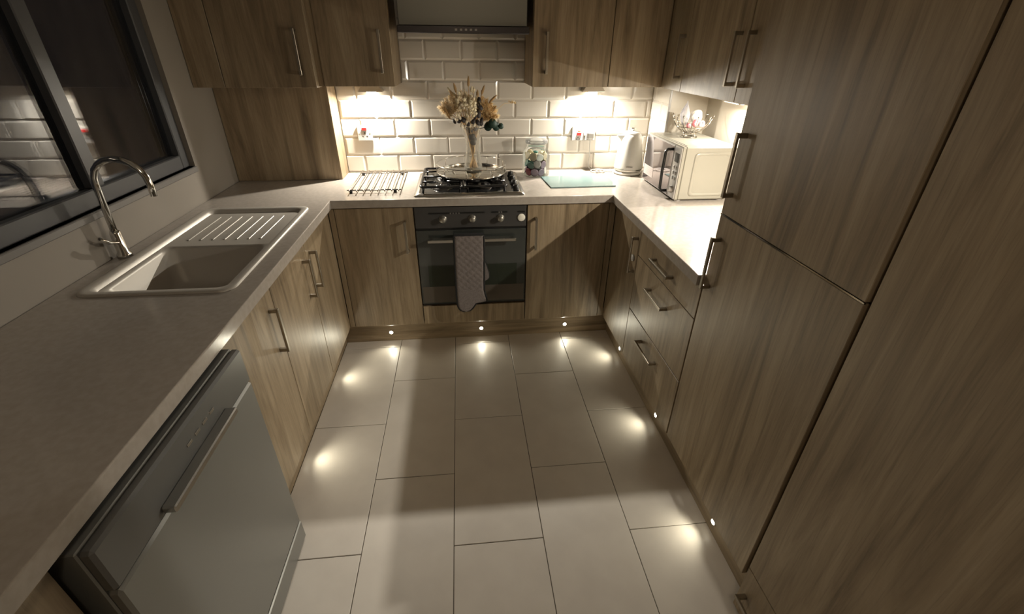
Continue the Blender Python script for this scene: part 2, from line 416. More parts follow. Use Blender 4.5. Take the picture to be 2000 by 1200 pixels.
# right run
u = thing('base_cabinet', (1.37, -.79, .15), 'narrow oak base cabinet in the right corner beside the three drawers', 'cabinet')
part('carcass', MB().box(DR+.02, RW-.01, -.972, -.61, BOT, TOP+.004), WOOD, u)
part('corner_post', MB().box(DR+.002, DR+.02, -.6045, YD+.003, BOT, TOP, .001), WOOD, u)
d = door(u, 'r', -.9725, -.606, BOT, TOP, DR); vh(d, 'r', -.950, H0+.004, H1+.012, DR)
part('child_lock', MB().lathe([(.017, 0), (.017, -.006), (.012, -.008), (0, -.008)], DR-.0005, -.925, .690, 20, 'x'), WHITEP, d, 'small round white disc')
u = thing('drawer_unit', (1.37, -1.27, .15), 'oak unit of three drawers under the right worktop', 'drawers')
part('carcass', MB().box(DR+.02, RW-.01, -1.572, -.977, BOT, TOP+.004), WOOD, u)
for z0, z1, hz in ((.7275, TOP, .790), (.4355, .7235, .643), (BOT, .4315, .360)):
    d = door(u, 'r', -1.5725, -.9765, z0, z1, DR, 'drawer'); bar_handle(d, 'r', (DR, -1.360, hz), (DR, -1.172, hz))
u = thing('tall_cabinet', (1.37, -1.88, .15), 'tall two-door oak fridge housing at the end of the right worktop', 'cabinet')
part('carcass', MB().box(DR+.02, RW-.01, -2.174, -1.582, BOT, 2.13), WOOD, u)
part('side_panel', MB().box(DR+.0195, RW-.01, -1.582, -1.5795, BOT, 2.13), WOOD, u)
d = door(u, 'r', -2.174, -1.580, BOT, 1.1265, DR); vh(d, 'r', -1.614, .877, 1.060, DR)
d = door(u, 'r', -2.174, -1.580, 1.1315, 2.13, DR); vh(d, 'r', -1.614, 1.191, 1.378, DR)
part('chrome_edge', MB().box(DR-.0012, DR+.004, -2.174, -1.580, 1.1272, 1.1308), CHROME, u, 'bright metal strip between the two doors')
u = thing('tall_cabinet', (1.37, -2.6, .02), 'tall oak larder unit nearest the camera on the right, with a low drawer', 'cabinet')
part('carcass', MB().box(DR+.02, RW-.01, -2.99, -2.19, .01, 2.13), WOOD, u)
door(u, 'r', -2.99, -2.188, .212, 2.13, DR)
d = door(u, 'r', -2.99, -2.188, .012, .208, DR, 'drawer'); bar_handle(d, 'r', (DR, -2.400, .105), (DR, -2.212, .105))
# wall units
WY = -.3115
u = thing('wall_cabinet', (-.23, -.15, WCZ), 'oak wall cabinet over the wire rack, left of the cooker hood', 'cabinet')
part('carcass', MB().box(-.405, -.0572, WY+.019, -.001, WCZ, WCT, .001), WOOD, u)
d = door(u, 'b', -.4045, -.0585, WCZ, WCT, WY); vh(d, 'b', -.110, 1.470, 1.655, WY)
u = thing('wall_cabinet', (-.72, -.17, WCZ), 'oak wall cabinet in the left corner, standing proud of its neighbour', 'cabinet')
part('carcass', MB().box(LW+.002, -.432, -.331, -.001, WCZ-.004, WCT, .001), WOOD, u)
part('filler_strip', MB().box(-.4315, -.4055, WY+.004, WY+.02, WCZ, WCT), WOOD, u)
d = door(u, 'b', -.86, -.4325, WCZ-.004, WCT, -.350); vh(d, 'b', -.489, 1.462, 1.655, -.350)
part('blank_panel', MB().box(LW+.002, -.8635, -.350, -.332, WCZ-.004, WCT, .001), WOOD, u)
u = thing('wall_cabinet', (1.0, -.15, WCZ), 'oak two-door wall cabinet right of the cooker hood on the back wall', 'cabinet')
part('carcass', MB().box(.644, RW-.002, WY+.019, -.002, WCZ, WCT, .001), WOOD, u)
d = door(u, 'b', .6455, 1.0490, WCZ, WCT, WY); vh(d, 'b', .712, 1.470, 1.655, WY)
d = door(u, 'b', 1.0520, WR-.001, WCZ, WCT, WY)
u = thing('wall_cabinet', (1.5, -.43, WCZ), 'narrow oak wall cabinet in the right corner over the white microwave', 'cabinet')
part('carcass', MB().box(WR+.019, RW-.002, -.5465, WY-.003, WCZ-.004, WCT, .001), WOOD, u)
d = door(u, 'r', -.5465, WY-.003, WCZ-.004, WCT, WR); vh(d, 'r', -.512, 1.460, 1.648, WR)
u = thing('wall_cabinet', (1.5, -1.06, WCZ), 'oak double-door wall cabinet on the right wall before the tall housing', 'cabinet')
part('carcass', MB().box(WR+.019, RW-.002, -1.572, -.5495, WCZ-.004, WCT, .001), WOOD, u)
d = door(u, 'r', -1.0535, -.5495, WCZ-.004, WCT, WR); vh(d, 'r', -1.008, 1.460, 1.648, WR)
d = door(u, 'r', -1.572, -1.0570, WCZ-.004, WCT, WR); vh(d, 'r', -1.100, 1.460, 1.648, WR)
o = part('boxing_panel', MB().box(LW+.002, -.433, -.170, -.001, WT+.0005, WCZ-.005, .0015), WOOD, loc=(-.72, -.085, WT))
tag(o, 'oak boxing panel standing on the worktop in the left corner under the wall cabinet', 'panel')

# ------------------------------------------------------------------ oven
ov = thing('built_in_oven', (.2975, -.3, .275), 'built-in black glass oven with a steel bar handle under the hob', 'oven')
part('body', MB().box(.004, .592, YD+.03, -.05, .277, .862), BLACKP, ov)
cp = part('control_panel', MB().box(.002, .593, YD-.002, YD+.028, .745, .864, .003), OVENP, ov)
part('door_seal', MB().box(.004, .592, YD+.006, YD+.03, .278, .745), BLACKP, ov)
od = part('door', MB().box(.002, .593, YD-.002, YD+.006, .288, .734, .002), OVENG, ov)
part('lower_band', MB().box(.010, .587, YD-.0028, YD-.0018, .296, .398), M('oven_door_band', (.085, .072, .058), .2, .1), od, 'brownish lower band of the glass door')
part('reflection_band', MB().box(.05, .545, YD-.0026, YD-.0018, .398, .53), M('oven_reflection_band', (.018, .024, .017), .05, 0, .7), od, 'darker strip of the glass door, a floor reflection put in its colour')  # greenish dark reflection of the floor, coloured into the door glass
hb = MB().box(.062, .536, YD-.045, YD-.035, .676, .694, .003)
for x in (.075, .512): hb.box(x, x+.012, YD-.036, YD-.001, .679, .691, .001)
part('handle', hb, STEEL, od, 'flat stainless bar handle')
for x in (.149, .303, .453):
    part('knob', MB().lathe([(.0215, 0), (.0215, -.004), (.0165, -.006), (.0155, -.024), (.0135, -.027), (0, -.0275)], x, YD-.0015, .796, 24, 'y').box(x-.002, x+.002, YD-.0305, YD-.024, .787, .811), KNOBM, cp)
part('timer_dial', MB().lathe([(.0205, 0), (.0205, -.005), (.018, -.0065), (0, -.0065)], .566, YD-.0015, .796, 28, 'y'), M('dial_face', (.72, .70, .62), .35), cp, 'round cream timer dial')
for x0, x1 in ((.075, .20), (.21, .37), (.405, .49), (.545, .585)):
    part('panel_strip', MB().box(x0, x1, YD-.0026, YD-.0015, .8235, .8325), BLACKP, cp)  # plain dark strips along the panel above the knobs
for x in (.19, .205, .22, .235, .447, .46):
    part('printed_icon', MB().box(x-.003, x+.003, YD-.0028, YD-.0015, .823, .831), M('icon_grey', (.16, .15, .14), .4), cp)

# oven glove hanging over the oven handle
GLOVE = M('grey_quilted_cotton', rough=.95, spec=.1); mottle(GLOVE, (.150, .130, .124), (.195, .170, .162), 160, .15)
HALO_FOLD = M('black_halo_and_fold', (.008, .008, .008), .9)
def interp(tab, z):
    for (z0, a), (z1, b) in zip(tab, tab[1:]):
        if z0 >= z >= z1:
            t = (z0-z)/(z0-z1); return a+(b-a)*t
    return tab[-1][1]
LT = [(.722, .202), (.60, .200), (.45, .199), (.33, .200), (.30, .2025), (.28, .209), (.268, .220), (.262, .236)]
RT = [(.722, .361), (.60, .360), (.45, .3565), (.40, .356), (.37, .361), (.34, .369), (.322, .370), (.3195, .345), (.316, .312), (.305, .304), (.285, .291), (.270, .278), (.262, .262)]
gl = thing('oven_glove', (.28, -.64, .70), 'grey quilted double oven glove hanging over the oven handle', 'oven glove')
def sheet(y0, th, n, zs, sgn):
    mb = MB(); V = []; m = len(zs)
    for z in zs:
        a, b = interp(LT, z), interp(RT, z)
        for i in range(n+1):
            t = i/n; x = a+(b-a)*t; edge = min(1, min(t, 1-t)*(b-a)/.012)
            q = 0
            if z > .40: q = .0026*(abs(math.sin((x+z)*PI/.034))**.5*abs(math.sin((x-z)*PI/.050))**.7)
            else: q = .0016
            V.append((x, y0+sgn*(th*math.sqrt(max(edge, 0))+q*edge), z))
    F = [(i*(n+1)+k, i*(n+1)+k+1, (i+1)*(n+1)+k+1, (i+1)*(n+1)+k) for i in range(m-1) for k in range(n)]
    if sgn > 0: F = [f_[::-1] for f_ in F]
    return mb.add(V, F, True)
zs = [.722-(.722-.262)*k/110 for k in range(111)]
YG = -.643
front = sheet(YG, .006, 44, zs, -1); bk = sheet(YG, .003, 20, zs, 1); front.add(bk.v, bk.f, True)
part('front_mitt', front, GLOVE, gl)
edge = [(interp(LT, z), YG-.001, z) for z in zs]+[(interp(RT, z), YG-.001, z) for z in zs[::-1]]
part('halo', MB().tube(edge[::2], .0056, 6), HALO_FOLD, gl, 'black edge binding')  # dark halo round the glove, built as a black tube along its edge
part('bridge', MB().prism([(YG-.006, .712), (YG-.003, .724), (-.628, .7275), (-.604, .722), (-.598, .70), (-.606, .70), (-.611, .714), (-.630, .7165), (-.640, .71)], 'x', .203, .360), HALO_FOLD, gl, 'black top fold over the handle')
bz = [.705-(.705-.432)*k/30 for k in range(31)]
bl = lambda z: .24; br = lambda z: .352+(.034*max(0, min(1, (.60-z)/.12)) if z > .455 else .034-.05*((.455-z)/.023)**2*.5)
V = []; n = 12
for z in bz:
    for i in range(n+1): V.append((bl(z)+(br(z)-bl(z))*i/n, -.604, z))
for z in bz:
    for i in range(n+1): V.append((bl(z)+(br(z)-bl(z))*i/n, -.593, z))
N1 = len(bz)*(n+1); Fq = []
for i in range(len(bz)-1):
    for k in range(n):
        a = i*(n+1)+k; Fq.append((a, a+1, a+n+2, a+n+1)); Fq.append((N1+a, N1+a+n+1, N1+a+n+2, N1+a+1))
part('back_mitt', MB().add(V, Fq, True), GLOVE, gl)
part('back_halo', MB().tube([(br(z)+.001, -.600, z) for z in bz]+[(br(bz[-1])-.03*k, -.600, .430) for k in range(1, 4)], .0042, 6), HALO_FOLD, gl, 'black edge binding of the rear mitt')  # same dark halo, modelled along the rear mitt

# ------------------------------------------------------------------ cooker hood
hd = thing('cooker_hood', (.30, -.15, 1.64), 'steel cooker hood with a dark front bar between the wall cabinets', 'cooker hood')
part('body', MB().box(-.012, .612, -.302, -.006, 1.676, 2.12, .002), HOODB, hd)
part('front_bar', MB().box(-.019, .621, -.332, -.300, 1.643, 1.6755, .003), HOODM, hd, 'dark front bar with small pale buttons')
part('underside', MB().box(-.014, .616, -.300, -.006, 1.650, 1.676, .002), M('hood_underside', (.25, .24, .22), .4, .7), hd)
for i in range(5):
    x = .262+i*.024
    part('button', MB().box(x-.006, x+.006, -.3345, -.331, 1.655, 1.664, .001), M('button_pale', (.34, .32, .30), .4), hd)

# ------------------------------------------------------------------ gas hob
hob = thing('gas_hob', (.297, -.30, WT), 'four-burner gas hob in a steel surround with black pan supports', 'hob')
hx0, hx1, hy0, hy1 = .006, .589, -.566, -.060
lo = [[(x, y, z) for x, y in rrect(hx0+d, hx1-d, hy0+d, hy1-d, r, 3)] for d, r, z in ((0, .012, WT+.0005), (.001, .012, WT+.004), (.022, .010, WT+.013), (.026, .010, WT+.0135), (.034, .010, WT+.009), (.28*.8, .004, WT+.008))]
hp = rings(MB(), lo[:5]); k = len(lo[0])
part('hob_plate', hp, STEEL, hob)
hp = rings(MB(), lo[4:]); hp.f.append(tuple(range(k, 2*k))); hp.sm.append(False)
part('spill_tray', hp, M('dark_hob_steel', (.10, .10, .10), .12, .9), hob, 'dark polished well under the burners')
for bx, by, r in ((.150, -.190, .036), (.150, -.420, .046), (.385, -.190, .046), (.385, -.420, .028)):
    b = part('burner', MB().lathe([(r*1.25, WT+.008), (r*1.25, WT+.012), (r, WT+.014), (r*.98, WT+.021)], bx, by, 0, 28), M('burner_alloy', (.18, .17, .16), .35, .8), hob)
    part('burner_cap', MB().lathe([(r*.92, WT+.0215), (r*.95, WT+.025), (r*.8, WT+.028), (0, WT+.0285)], bx, by, 0, 28), CAST, b)
for gx0, gx1 in ((.034, .262), (.268, .500)):
    g = MB(); z = WT+.040; y0, y1 = -.530, -.095; t = .0066
    cx = (gx0+gx1)/2
    P = [(x, y, z) for x, y in rrect(gx0+t, gx1-t, y0+t, y1-t, .018, 4)]
    g.tube(P, t, 8, True)
    for by in (-.190, -.420):
        g.tube([(gx0+t, by, z), (cx-.030, by, z+.002)], t*.8, 6); g.tube([(gx1-t, by, z), (cx+.030, by, z+.002)], t*.8, 6)
        g.tube([(cx, by-.095, z), (cx, by-.032, z+.002)], t*.8, 6); g.tube([(cx, by+.095, z), (cx, by+.032, z+.002)], t*.8, 6)
    g.tube([(gx0+t, -.305, z), (gx1-t, -.305, z)], t*.9, 6)
    for x in (gx0+.018, gx1-.018):
        for y in (y0+.018, y1-.018, -.305): g.tube([(x, y, z), (x, y, WT+.0085)], t*.8, 6)
    part('pan_support', g, CAST, hob)
for y in (-.185, -.285, -.385, -.482):
    part('knob', MB().lathe([(.020, WT+.008), (.020, WT+.012), (.0165, WT+.014), (.0155, WT+.032), (.013, WT+.035), (0, WT+.0352)], .547, y, 0, 20).box(.545, .549, y-.014, y+.014, WT+.034, WT+.038), BLACKP, hob)

# gallery tray on the hob
TX, TY, TR, TZ = .316, -.232, .198, WT+.0465
tr = thing('gallery_tray', (TX, TY, TZ), 'round mirrored gallery tray with a thin wire rail standing on the hob', 'tray')
part('mirror_base', MB().lathe([(.001, 0), (TR-.004, 0), (TR, .002), (TR, .006), (TR-.004, .008), (.001, .0078)], TX, TY, TZ, 64, cap=False), M('mirror_glass', (.62, .61, .57), .04, 1), tr)
circ = lambda r, z, n=64: [(TX+r*math.cos(2*PI*k/n), TY+r*math.sin(2*PI*k/n), z) for k in range(n)]
part('rail', MB().tube(circ(TR, TZ+.052), .0026, 8, True), CHROME, tr, 'thin upper wire rail')
part('rim', MB().tube(circ(TR, TZ+.008), .0026, 8, True), CHROME, tr)
for k in range(9):
    a = 2*PI*k/9+.35; x, y = TX+TR*math.cos(a), TY+TR*math.sin(a)
    part('post', MB().tube([(x, y, TZ+.008), (x, y, TZ+.052)], .0022, 6), CHROME, tr)

# glass vase and dried flowers
VX, VY, VZ = .326, -.225, TZ+.0088
va = thing('glass_vase', (VX, VY, VZ), 'clear waisted glass vase holding dried flowers on the mirrored tray', 'vase')
pr = [(.050, 0), (.053, .004), (.050, .03), (.043, .075), (.0375, .115), (.0365, .135), (.039, .165), (.047, .205), (.060, .250)]
part('vessel', MB().lathe(pr, VX, VY, VZ, 40, cap=False), thin_glass('vase_glass', (.93, .92, .88), .85, .03, .13, (.9, .86, .76)), va)
part('thick_base', MB().lathe([(.001, .0005), (.049, .0005), (.047, .014), (.001, .016)], VX, VY, VZ, 32, cap=False), thin_glass('vase_base_glass', (.86, .85, .78), .9, .05, .12, (.9, .86, .76)), va)
part('lip', MB().tube([(VX+.060*math.cos(2*PI*k/40), VY+.060*math.sin(2*PI*k/40), VZ+.250) for k in range(40)], .0018, 6, True), thin_glass('vase_lip_glass', (.95, .94, .9), 1, .02, .15), va)

bq = thing('dried_flower_bouquet', (VX, VY, VZ+.02), 'bouquet of dried pampas, bunny tails and eucalyptus in the glass vase', 'dried flowers')
STRAW = M('straw_stem', (.52, .34, .15), .7); 
def fluff(name, c):
    m = bpy.data.materials.new(name); m.use_nodes = True; nt = m.node_tree; nt.nodes.remove(nt.nodes['Principled BSDF'])
    df = N(m, 'ShaderNodeBsdfDiffuse'); tl = N(m, 'ShaderNodeBsdfTranslucent'); mx = N(m, 'ShaderNodeMixShader'); mx.inputs[0].default_value = .45
    for q in (df, tl): q.inputs[0].default_value = (*c, 1)
    L(m, df.outputs[0], mx.inputs[1]); L(m, tl.outputs[0], mx.inputs[2]); L(m, mx.outputs[0], nt.nodes['Material Output'].inputs[0]); return m
PAMP = fluff('beige_pampas_fluff', (.90, .80, .62)); GOLD = fluff('golden_pampas_fluff', (.88, .74, .49))
CREAMF = M('cream_bloom', (.88, .80, .60), .9, spec=.1); BRN = M('brown_spike', (.42, .28, .14), .9, spec=.1); DKL = M('dark_dried_leaf', (.028, .022, .022), .6)
GRN = M('eucalyptus_green', (.014, .034, .024), .6, spec=.25); PALE = M('bleached_leaf', (.68, .60, .46), .8)
BZ = VZ+.25
def vx(px, z, y=VY): return px
def stem_to(x, y, z):
    """a stem from the vase's foot, through its waist, to a point above"""
    a = random.uniform(0, 2*PI); r = random.uniform(.004, .028)
    f0 = Vector((VX+r*math.cos(a), VY+r*math.sin(a), VZ+.016)); wst = Vector((VX-r*.5*math.cos(a), VY-r*.5*math.sin(a), VZ+.13))
    e = Vector((x, y, z)); dd = e-Vector((VX, VY, VZ)); s = .255/max(dd.z, .01)
    rim = Vector((VX+max(-.045, min(.045, dd.x*s)), VY+max(-.045, min(.045, dd.y*s)), BZ))
    pts = []
    K = [f0, wst, rim, e]
    for i in range(13):
        t = i/12*3; j = min(int(t), 2); q = t-j; p0, p1, p2, p3 = K[max(j-1, 0)], K[j], K[j+1], K[min(j+2, 3)]
        pts.append(.5*((2*p1)+(p2-p0)*q+(2*p0-5*p1+4*p2-p3)*q*q+(3*p1-p0-3*p2+p3)*q**3))
    part('stem', MB().tube(pts, .0019, 5), STRAW, bq)
    return (K[3]-K[2]).normalized()
def plume(p, d, ln, rad, n, mat, name='pampas_plume', hair=.028, wd=.0012):
    p, d = Vector(p), Vector(d).normalized(); a = d.orthogonal().normalized(); b = d.cross(a); mb = MB()
    for i in range(n):
        t = random.random(); ang = random.uniform(0, 2*PI); q = p+d*(ln*t)
        o_ = (a*math.cos(ang)+b*math.sin(ang)); R_ = rad*math.sin(PI*min(1, .12+t*.86))**.7
        e = q+o_*R_*random.uniform(.5, 1.25)+d*hair*random.uniform(.1, 1.1)+Vector((random.gauss(0, .006), random.gauss(0, .006), random.gauss(-.002, .005)))
        sd = o_.cross(d)*wd; m_ = (q+e)/2+d*.006
        mb.add([q-sd, q+sd, m_+sd*1.2, m_-sd*1.2, e], [(0, 1, 2, 3), (3, 2, 4)])
    return part(name, mb, mat, bq)
def tail(p, d, ln, r, mat, name):
    p, d = Vector(p), Vector(d).normalized(); a = d.orthogonal().normalized(); b = d.cross(a); mb = MB()
    prof = [(.25, 0), (.8, .15), (1, .38), (.82, .68), (.4, .9), (.05, 1)]; n = 7; V = []
    for rr, h in prof:
        for k_ in range(n): an = 2*PI*k_/n+h*2; V.append(p+d*ln*h+(a*math.cos(an)+b*math.sin(an))*r*rr*random.uniform(.82, 1.18))
    F = [(i*n+k_, i*n+(k_+1) % n, (i+1)*n+(k_+1) % n, (i+1)*n+k_) for i in range(len(prof)-1) for k_ in range(n)]
    mb.add(V, F, True)
    for i in range(26):
        t = random.random(); an = random.uniform(0, 2*PI); o_ = a*math.cos(an)+b*math.sin(an); q = p+d*ln*t+o_*r*.7; s_ = o_.cross(d)*.0006
        mb.add([q-s_, q+s_, q+o_*r*.7+d*.008], [(0, 1, 2)])
    return part(name, mb, mat, bq)
def leaf(c, nrm, up, l, w_, mat, name='leaf'):
    c, nrm, up = Vector(c), Vector(nrm).normalized(), Vector(up); up = (up-nrm*up.dot(nrm)).normalized(); s_ = up.cross(nrm); V = []
    n = 14
    for sg in (0, 1):
        V.append(c+nrm*(.0012*sg+.003))
        for k_ in range(n):
            a = 2*PI*k_/n; V.append(c+up*(l*.5*math.cos(a))+s_*(w_*.5*math.sin(a)*(1-.12*math.cos(a)))+nrm*(.0012*sg-.003*math.cos(a)**2))
    F = [(0, 1+k_, 1+(k_+1) % n) for k_ in range(n)]+[(n+1, n+2+(k_+1) % n, n+2+k_) for k_ in range(n)]
    F += [(1+k_, n+2+k_, n+2+(k_+1) % n, 1+(k_+1) % n) for k_ in range(n)]
    return part(name, MB().add(V, F, True), mat, bq)
# left fan of beige pampas, right golden fan
for i in range(7):
    a = math.radians(96+i*11); e = (VX+.085*math.cos(a)-.020, VY+random.uniform(-.03, .03), BZ+.030+.045*math.sin(a))
    d = stem_to(*e); plume(e, (math.cos(a)*.8, random.uniform(-.25, .2), math.sin(a)+.15), .078, .036, 620, PAMP, wd=.0013, hair=.018)
for i in range(6):
    a = math.radians(14+i*11); e = (VX+.050*math.cos(a)+.008, VY+random.uniform(-.03, .02), BZ+.018+.040*math.sin(a))
    d = stem_to(*e); plume(e, (math.cos(a), random.uniform(-.25, .1), math.sin(a)*.9), .085, .034, 620, GOLD, wd=.0013, hair=.018)
# cream bunny tails and little blooms in the middle
for i in range(34):
    x = VX-.005+random.gauss(-.02, .038); z = BZ+random.uniform(.06, .165); y = VY+random.uniform(-.06, .03)
    x = max(VX-.105, min(VX+.045, x)); d = Vector((x-VX, (y-VY)*.8, .16))
    if i % 4 == 0: stem_to(x, y, z)
    tail((x, y, z), d, random.uniform(.022, .036), random.uniform(.0065, .0095), CREAMF if i % 3 else PAMP, 'bunny_tail')
for i in range(80):
    t = random.random(); x = VX-.022+random.uniform(-.062, .055)*(1-.3*t); z = BZ+.030+.115*t; y = VY-.035-random.uniform(0, .042)
    tail((x, y, z), (random.uniform(-.5, .5), -.8, random.uniform(-.1, .9)), random.uniform(.012, .018), random.uniform(.006, .0095), (CREAMF, CREAMF, PALE, PAMP)[i % 4], 'bloom')
# brown spikes
for dx, z, ln, tx in ((-.078, 1.375, .05, -.012), (-.012, 1.405, .052, .002), (-.098, 1.355, .035, -.02), (.056, 1.365, .05, .018), (.034, 1.35, .04, .002), (.095, 1.325, .06, .055), (.12, 1.285, .03, .03), (-.118, 1.245, .07, -.022)):
    e = (VX+dx, VY-.02, z); stem_to(*e); tail(e, (tx/.05, 0, 1), ln, .0075, BRN, 'seed_spike')
# thin sprig to the right
part('sprig', MB().tube([(VX+.045, VY-.01, BZ), (VX+.12, VY-.01, 1.275), (VX+.18, VY-.01, 1.322), (VX+.24, VY-.01, 1.325)], .0014, 5), GOLD, bq)
for i in range(7): tail((VX+.205+i*.006, VY-.01+random.uniform(-.008, .008), 1.322+random.uniform(-.006, .006)), (random.uniform(-.4, 1), random.uniform(-1, 1), random.uniform(-.2, 1)), .012, .004, GOLD, 'seed_head')
# dark leaves round the rim, on the right of the middle and in the vase
for dx, dz, dy, l, w_ in ((-.095, .022, -.05, .03, .016), (-.068, .030, -.07, .034, .026), (-.048, .034, -.075, .036, .028), (-.022, .012, -.08, .026, .02), (.005, .024, -.08, .03, .022), (.030, .020, -.07, .034, .024), (.05, .012, -.05, .03, .022),
                         (.036, .062, -.06, .05, .026), (.044, .095, -.05, .045, .026), (.041, .125, -.045, .034, .022), (.052, .03, -.06, .03, .02), (.02, .045, -.07, .03, .012)):
    leaf((VX+dx, VY+dy, BZ+dz), (random.uniform(-.3, .3), -1, random.uniform(.1, .7)), (random.uniform(-.8, .8), 0, 1), l, w_, DKL, 'dark_leaf')
for dx, dz in ((-.058, .008), (-.03, .022), (-.012, .004), (-.04, -.002), (.012, .008), (-.066, .045)):
    leaf((VX+dx, VY-.078, BZ+dz), (random.uniform(-.4, .4), -1, .5), (random.uniform(-1, 1), 0, 1), .026, .016, PALE, 'pale_leaf')
for dx, dz, dy, s_, n_ in ((.088, -.004, -.045, .052, (-.35, -1, .3)), (.112, .012, -.05, .055, (.25, -1, .5)), (.132, -.006, -.045, .048, (.4, -1, .1)), (.158, -.004, -.04, .036, (.2, -1, .7))):
    leaf((VX+dx, VY+dy, BZ+dz), n_, (.3, 0, 1), s_, s_*.88, GRN, 'eucalyptus_leaf')
part('twig', MB().tube([(VX+.03, VY-.03, BZ-.02), (VX+.09, VY-.04, BZ-.008), (VX+.17, VY-.038, BZ-.004)], .002, 5), DKL, bq)
for dx, dz, s_ in ((-.010, -.03, .034), (-.002, -.062, .040), (.004, -.092, .036), (.018, -.02, .028), (-.026, -.012, .03), (.012, -.075, .026)):
    leaf((VX+dx, VY-.018, BZ+dz), (random.uniform(-.3, .3), -1, random.uniform(-.2, .4)), (.2, 0, 1), s_, s_*.9, DKL, 'dark_leaf')
for i in range(16):
    a = 2*PI*i/16; stem_to(VX+.03*math.cos(a), VY+.03*math.sin(a), BZ+.05)

# ------------------------------------------------------------------ wire rack
RACKM = M('rack_steel', (.42, .37, .32), .25, 1)
rk = thing('wire_rack', (-.21, -.26, WT), 'chrome wire cooling rack on the worktop left of the hob', 'wire rack')
for i in range(8):
    x = -.333+i*.0362
    part('bar', MB().tube([(x+.006, -.500, WT+.017), (x+.004, -.490, WT+.0205), (x, -.25, WT+.0205), (x-.004, -.045, WT+.0205), (x-.004, -.035, WT+.017)], .0032, 8), RACKM, rk)
for y in (-.462, -.085):
    part('cross_rod', MB().tube([(-.347, y, WT+.0145), (-.066, y, WT+.0145)], .0030, 8), M('dark_rod', (.12, .11, .1), .3, 1), rk)
    for x in (-.328, -.098):
        part('foot', MB().box(x-.008, x+.008, y-.007, y+.007, WT+.0005, WT+.0165, .002), BLACKP, rk, 'small black foot')

# ------------------------------------------------------------------ jar of coffee pods
JX, JY = .706, -.135
jar = thing('glass_jar', (JX, JY, WT), 'round clear glass jar of coffee pods beside the hob', 'jar')
part('vessel', MB().lathe([(.001, .0006), (.074, .0006), (.081, .006), (.0825, .02), (.0825, .115), (.080, .135), (.070, .152), (.060, .162), (.058, .178), (.062, .184)], JX, JY, WT, 44, cap=False), JARG, jar)
part('lid', MB().lathe([(.001, .186), (.064, .186), (.066, .190), (.066, .205), (.062, .209), (.02, .211), (.001, .211)], JX, JY, WT, 36, cap=False), thin_glass('lid_glass', (.93, .95, .94), .9, .03, .10), jar)
def pod_meshes(col):
    a = MB().lathe([(.0150, 0), (.0160, .001), (.0195, .021), (.0235, .0225), (.0235, .0245)], 0, 0, 0, 18)
    b = MB().lathe([(.0228, .0247), (.0228, .0253), (.017, .0255), (0, .0252)], 0, 0, 0, 18)
    ma, mb_ = a.mesh('cup'), b.mesh('foil'); ma.materials.append(col[0]); mb_.materials.append(col[1]); return ma, mb_
POD = {'purple': ((.10, .045, .09), (.20, .15, .20)), 'dark red': ((.17, .02, .03), (.25, .07, .08)), 'teal': ((.04, .15, .12), (.20, .30, .26)),
       'cream': ((.50, .43, .27), (.52, .46, .34)), 'silver': ((.6, .58, .54), (.66, .66, .62)), 'black': ((.012, .012, .014), (.30, .29, .28))}
POD = {k_: pod_meshes([M('pod_'+k_.replace(' ', '_'), c[0], .35), M('pod_foil_'+k_.replace(' ', '_'), c[1], .3, .25)]) for k_, c in POD.items()}
seq = [['dark red', 'purple', 'purple', 'silver', 'purple', 'black', 'purple', 'dark red', 'purple'], ['teal', 'black', 'purple', 'cream', 'black', 'purple', 'teal', 'cream', 'teal'],
       ['cream', 'silver', 'cream', 'cream', 'cream', 'teal', 'cream', 'cream', 'cream']]
ORD = ('first', 'second', 'third', 'fourth', 'fifth', 'sixth')
def pod(kind, p, d, where):
    o = thing('coffee_pod', p, f'{kind} coffee pod in the glass jar, {where}', 'coffee pod', 'coffee pods in the glass jar')
    q = Vector((0, 0, 1)).rotation_difference(Vector(d).normalized()); o.rotation_mode = 'QUATERNION'; o.rotation_quaternion = q
    for nm, me in zip(('cup', 'foil'), POD[kind]):
        c = bpy.data.objects.new(nm, me); COL.objects.link(c); c.parent = o
for l, lay in enumerate(('bottom', 'middle', 'top')):
    ang = [-PI/2-.95+i*2*PI/9+l*.25 for i in range(9)]
    fr = sorted((i for i in range(9) if math.sin(ang[i]) < .1), key=lambda i: math.cos(ang[i])); bk_ = sorted((i for i in range(9) if i not in fr), key=lambda i: math.cos(ang[i]))
    for i in range(9):
        a = ang[i]; rr = .040
        where = f'{lay} layer, front row, {ORD[fr.index(i)]} from left' if i in fr else f'{lay} layer, back row, {ORD[bk_.index(i)]} from left'
        c = Vector((JX+rr*math.cos(a), JY+rr*math.sin(a), WT+.030+l*.043+random.uniform(-.003, .003)))
        out = Vector((math.cos(a), math.sin(a), random.uniform(-.35, .45))).normalized()
        if random.random() < .3 and l < 2 and i not in (1, 3): out = Vector((math.cos(a)*.3+random.uniform(-.6, .6), math.sin(a)*.3, random.choice((-1, 1))))
        out.normalize(); pod(seq[l][i], c-out*.004, out, where)
for i, (kd, lay) in enumerate((('black', 'bottom'), ('purple', 'middle'), ('cream', 'top'))):
    pod(kd, (JX+random.uniform(-.006, .006), JY+random.uniform(-.006, .006), WT+.012+i*.042), (.2, -.2, 1), lay+' layer, in the middle of its ring')

# ------------------------------------------------------------------ chopping board, kettle
bo = MB().prism([(.748, -.445), (1.120, -.433), (1.137, -.180), (.730, -.200)], 'z', WT+.0008, WT+.0065)
o = part('chopping_board', bo, BOARDG, loc=(.93, -.31, WT)); tag(o, 'pale blue glass chopping board lying flat on the worktop before the socket', 'chopping board')

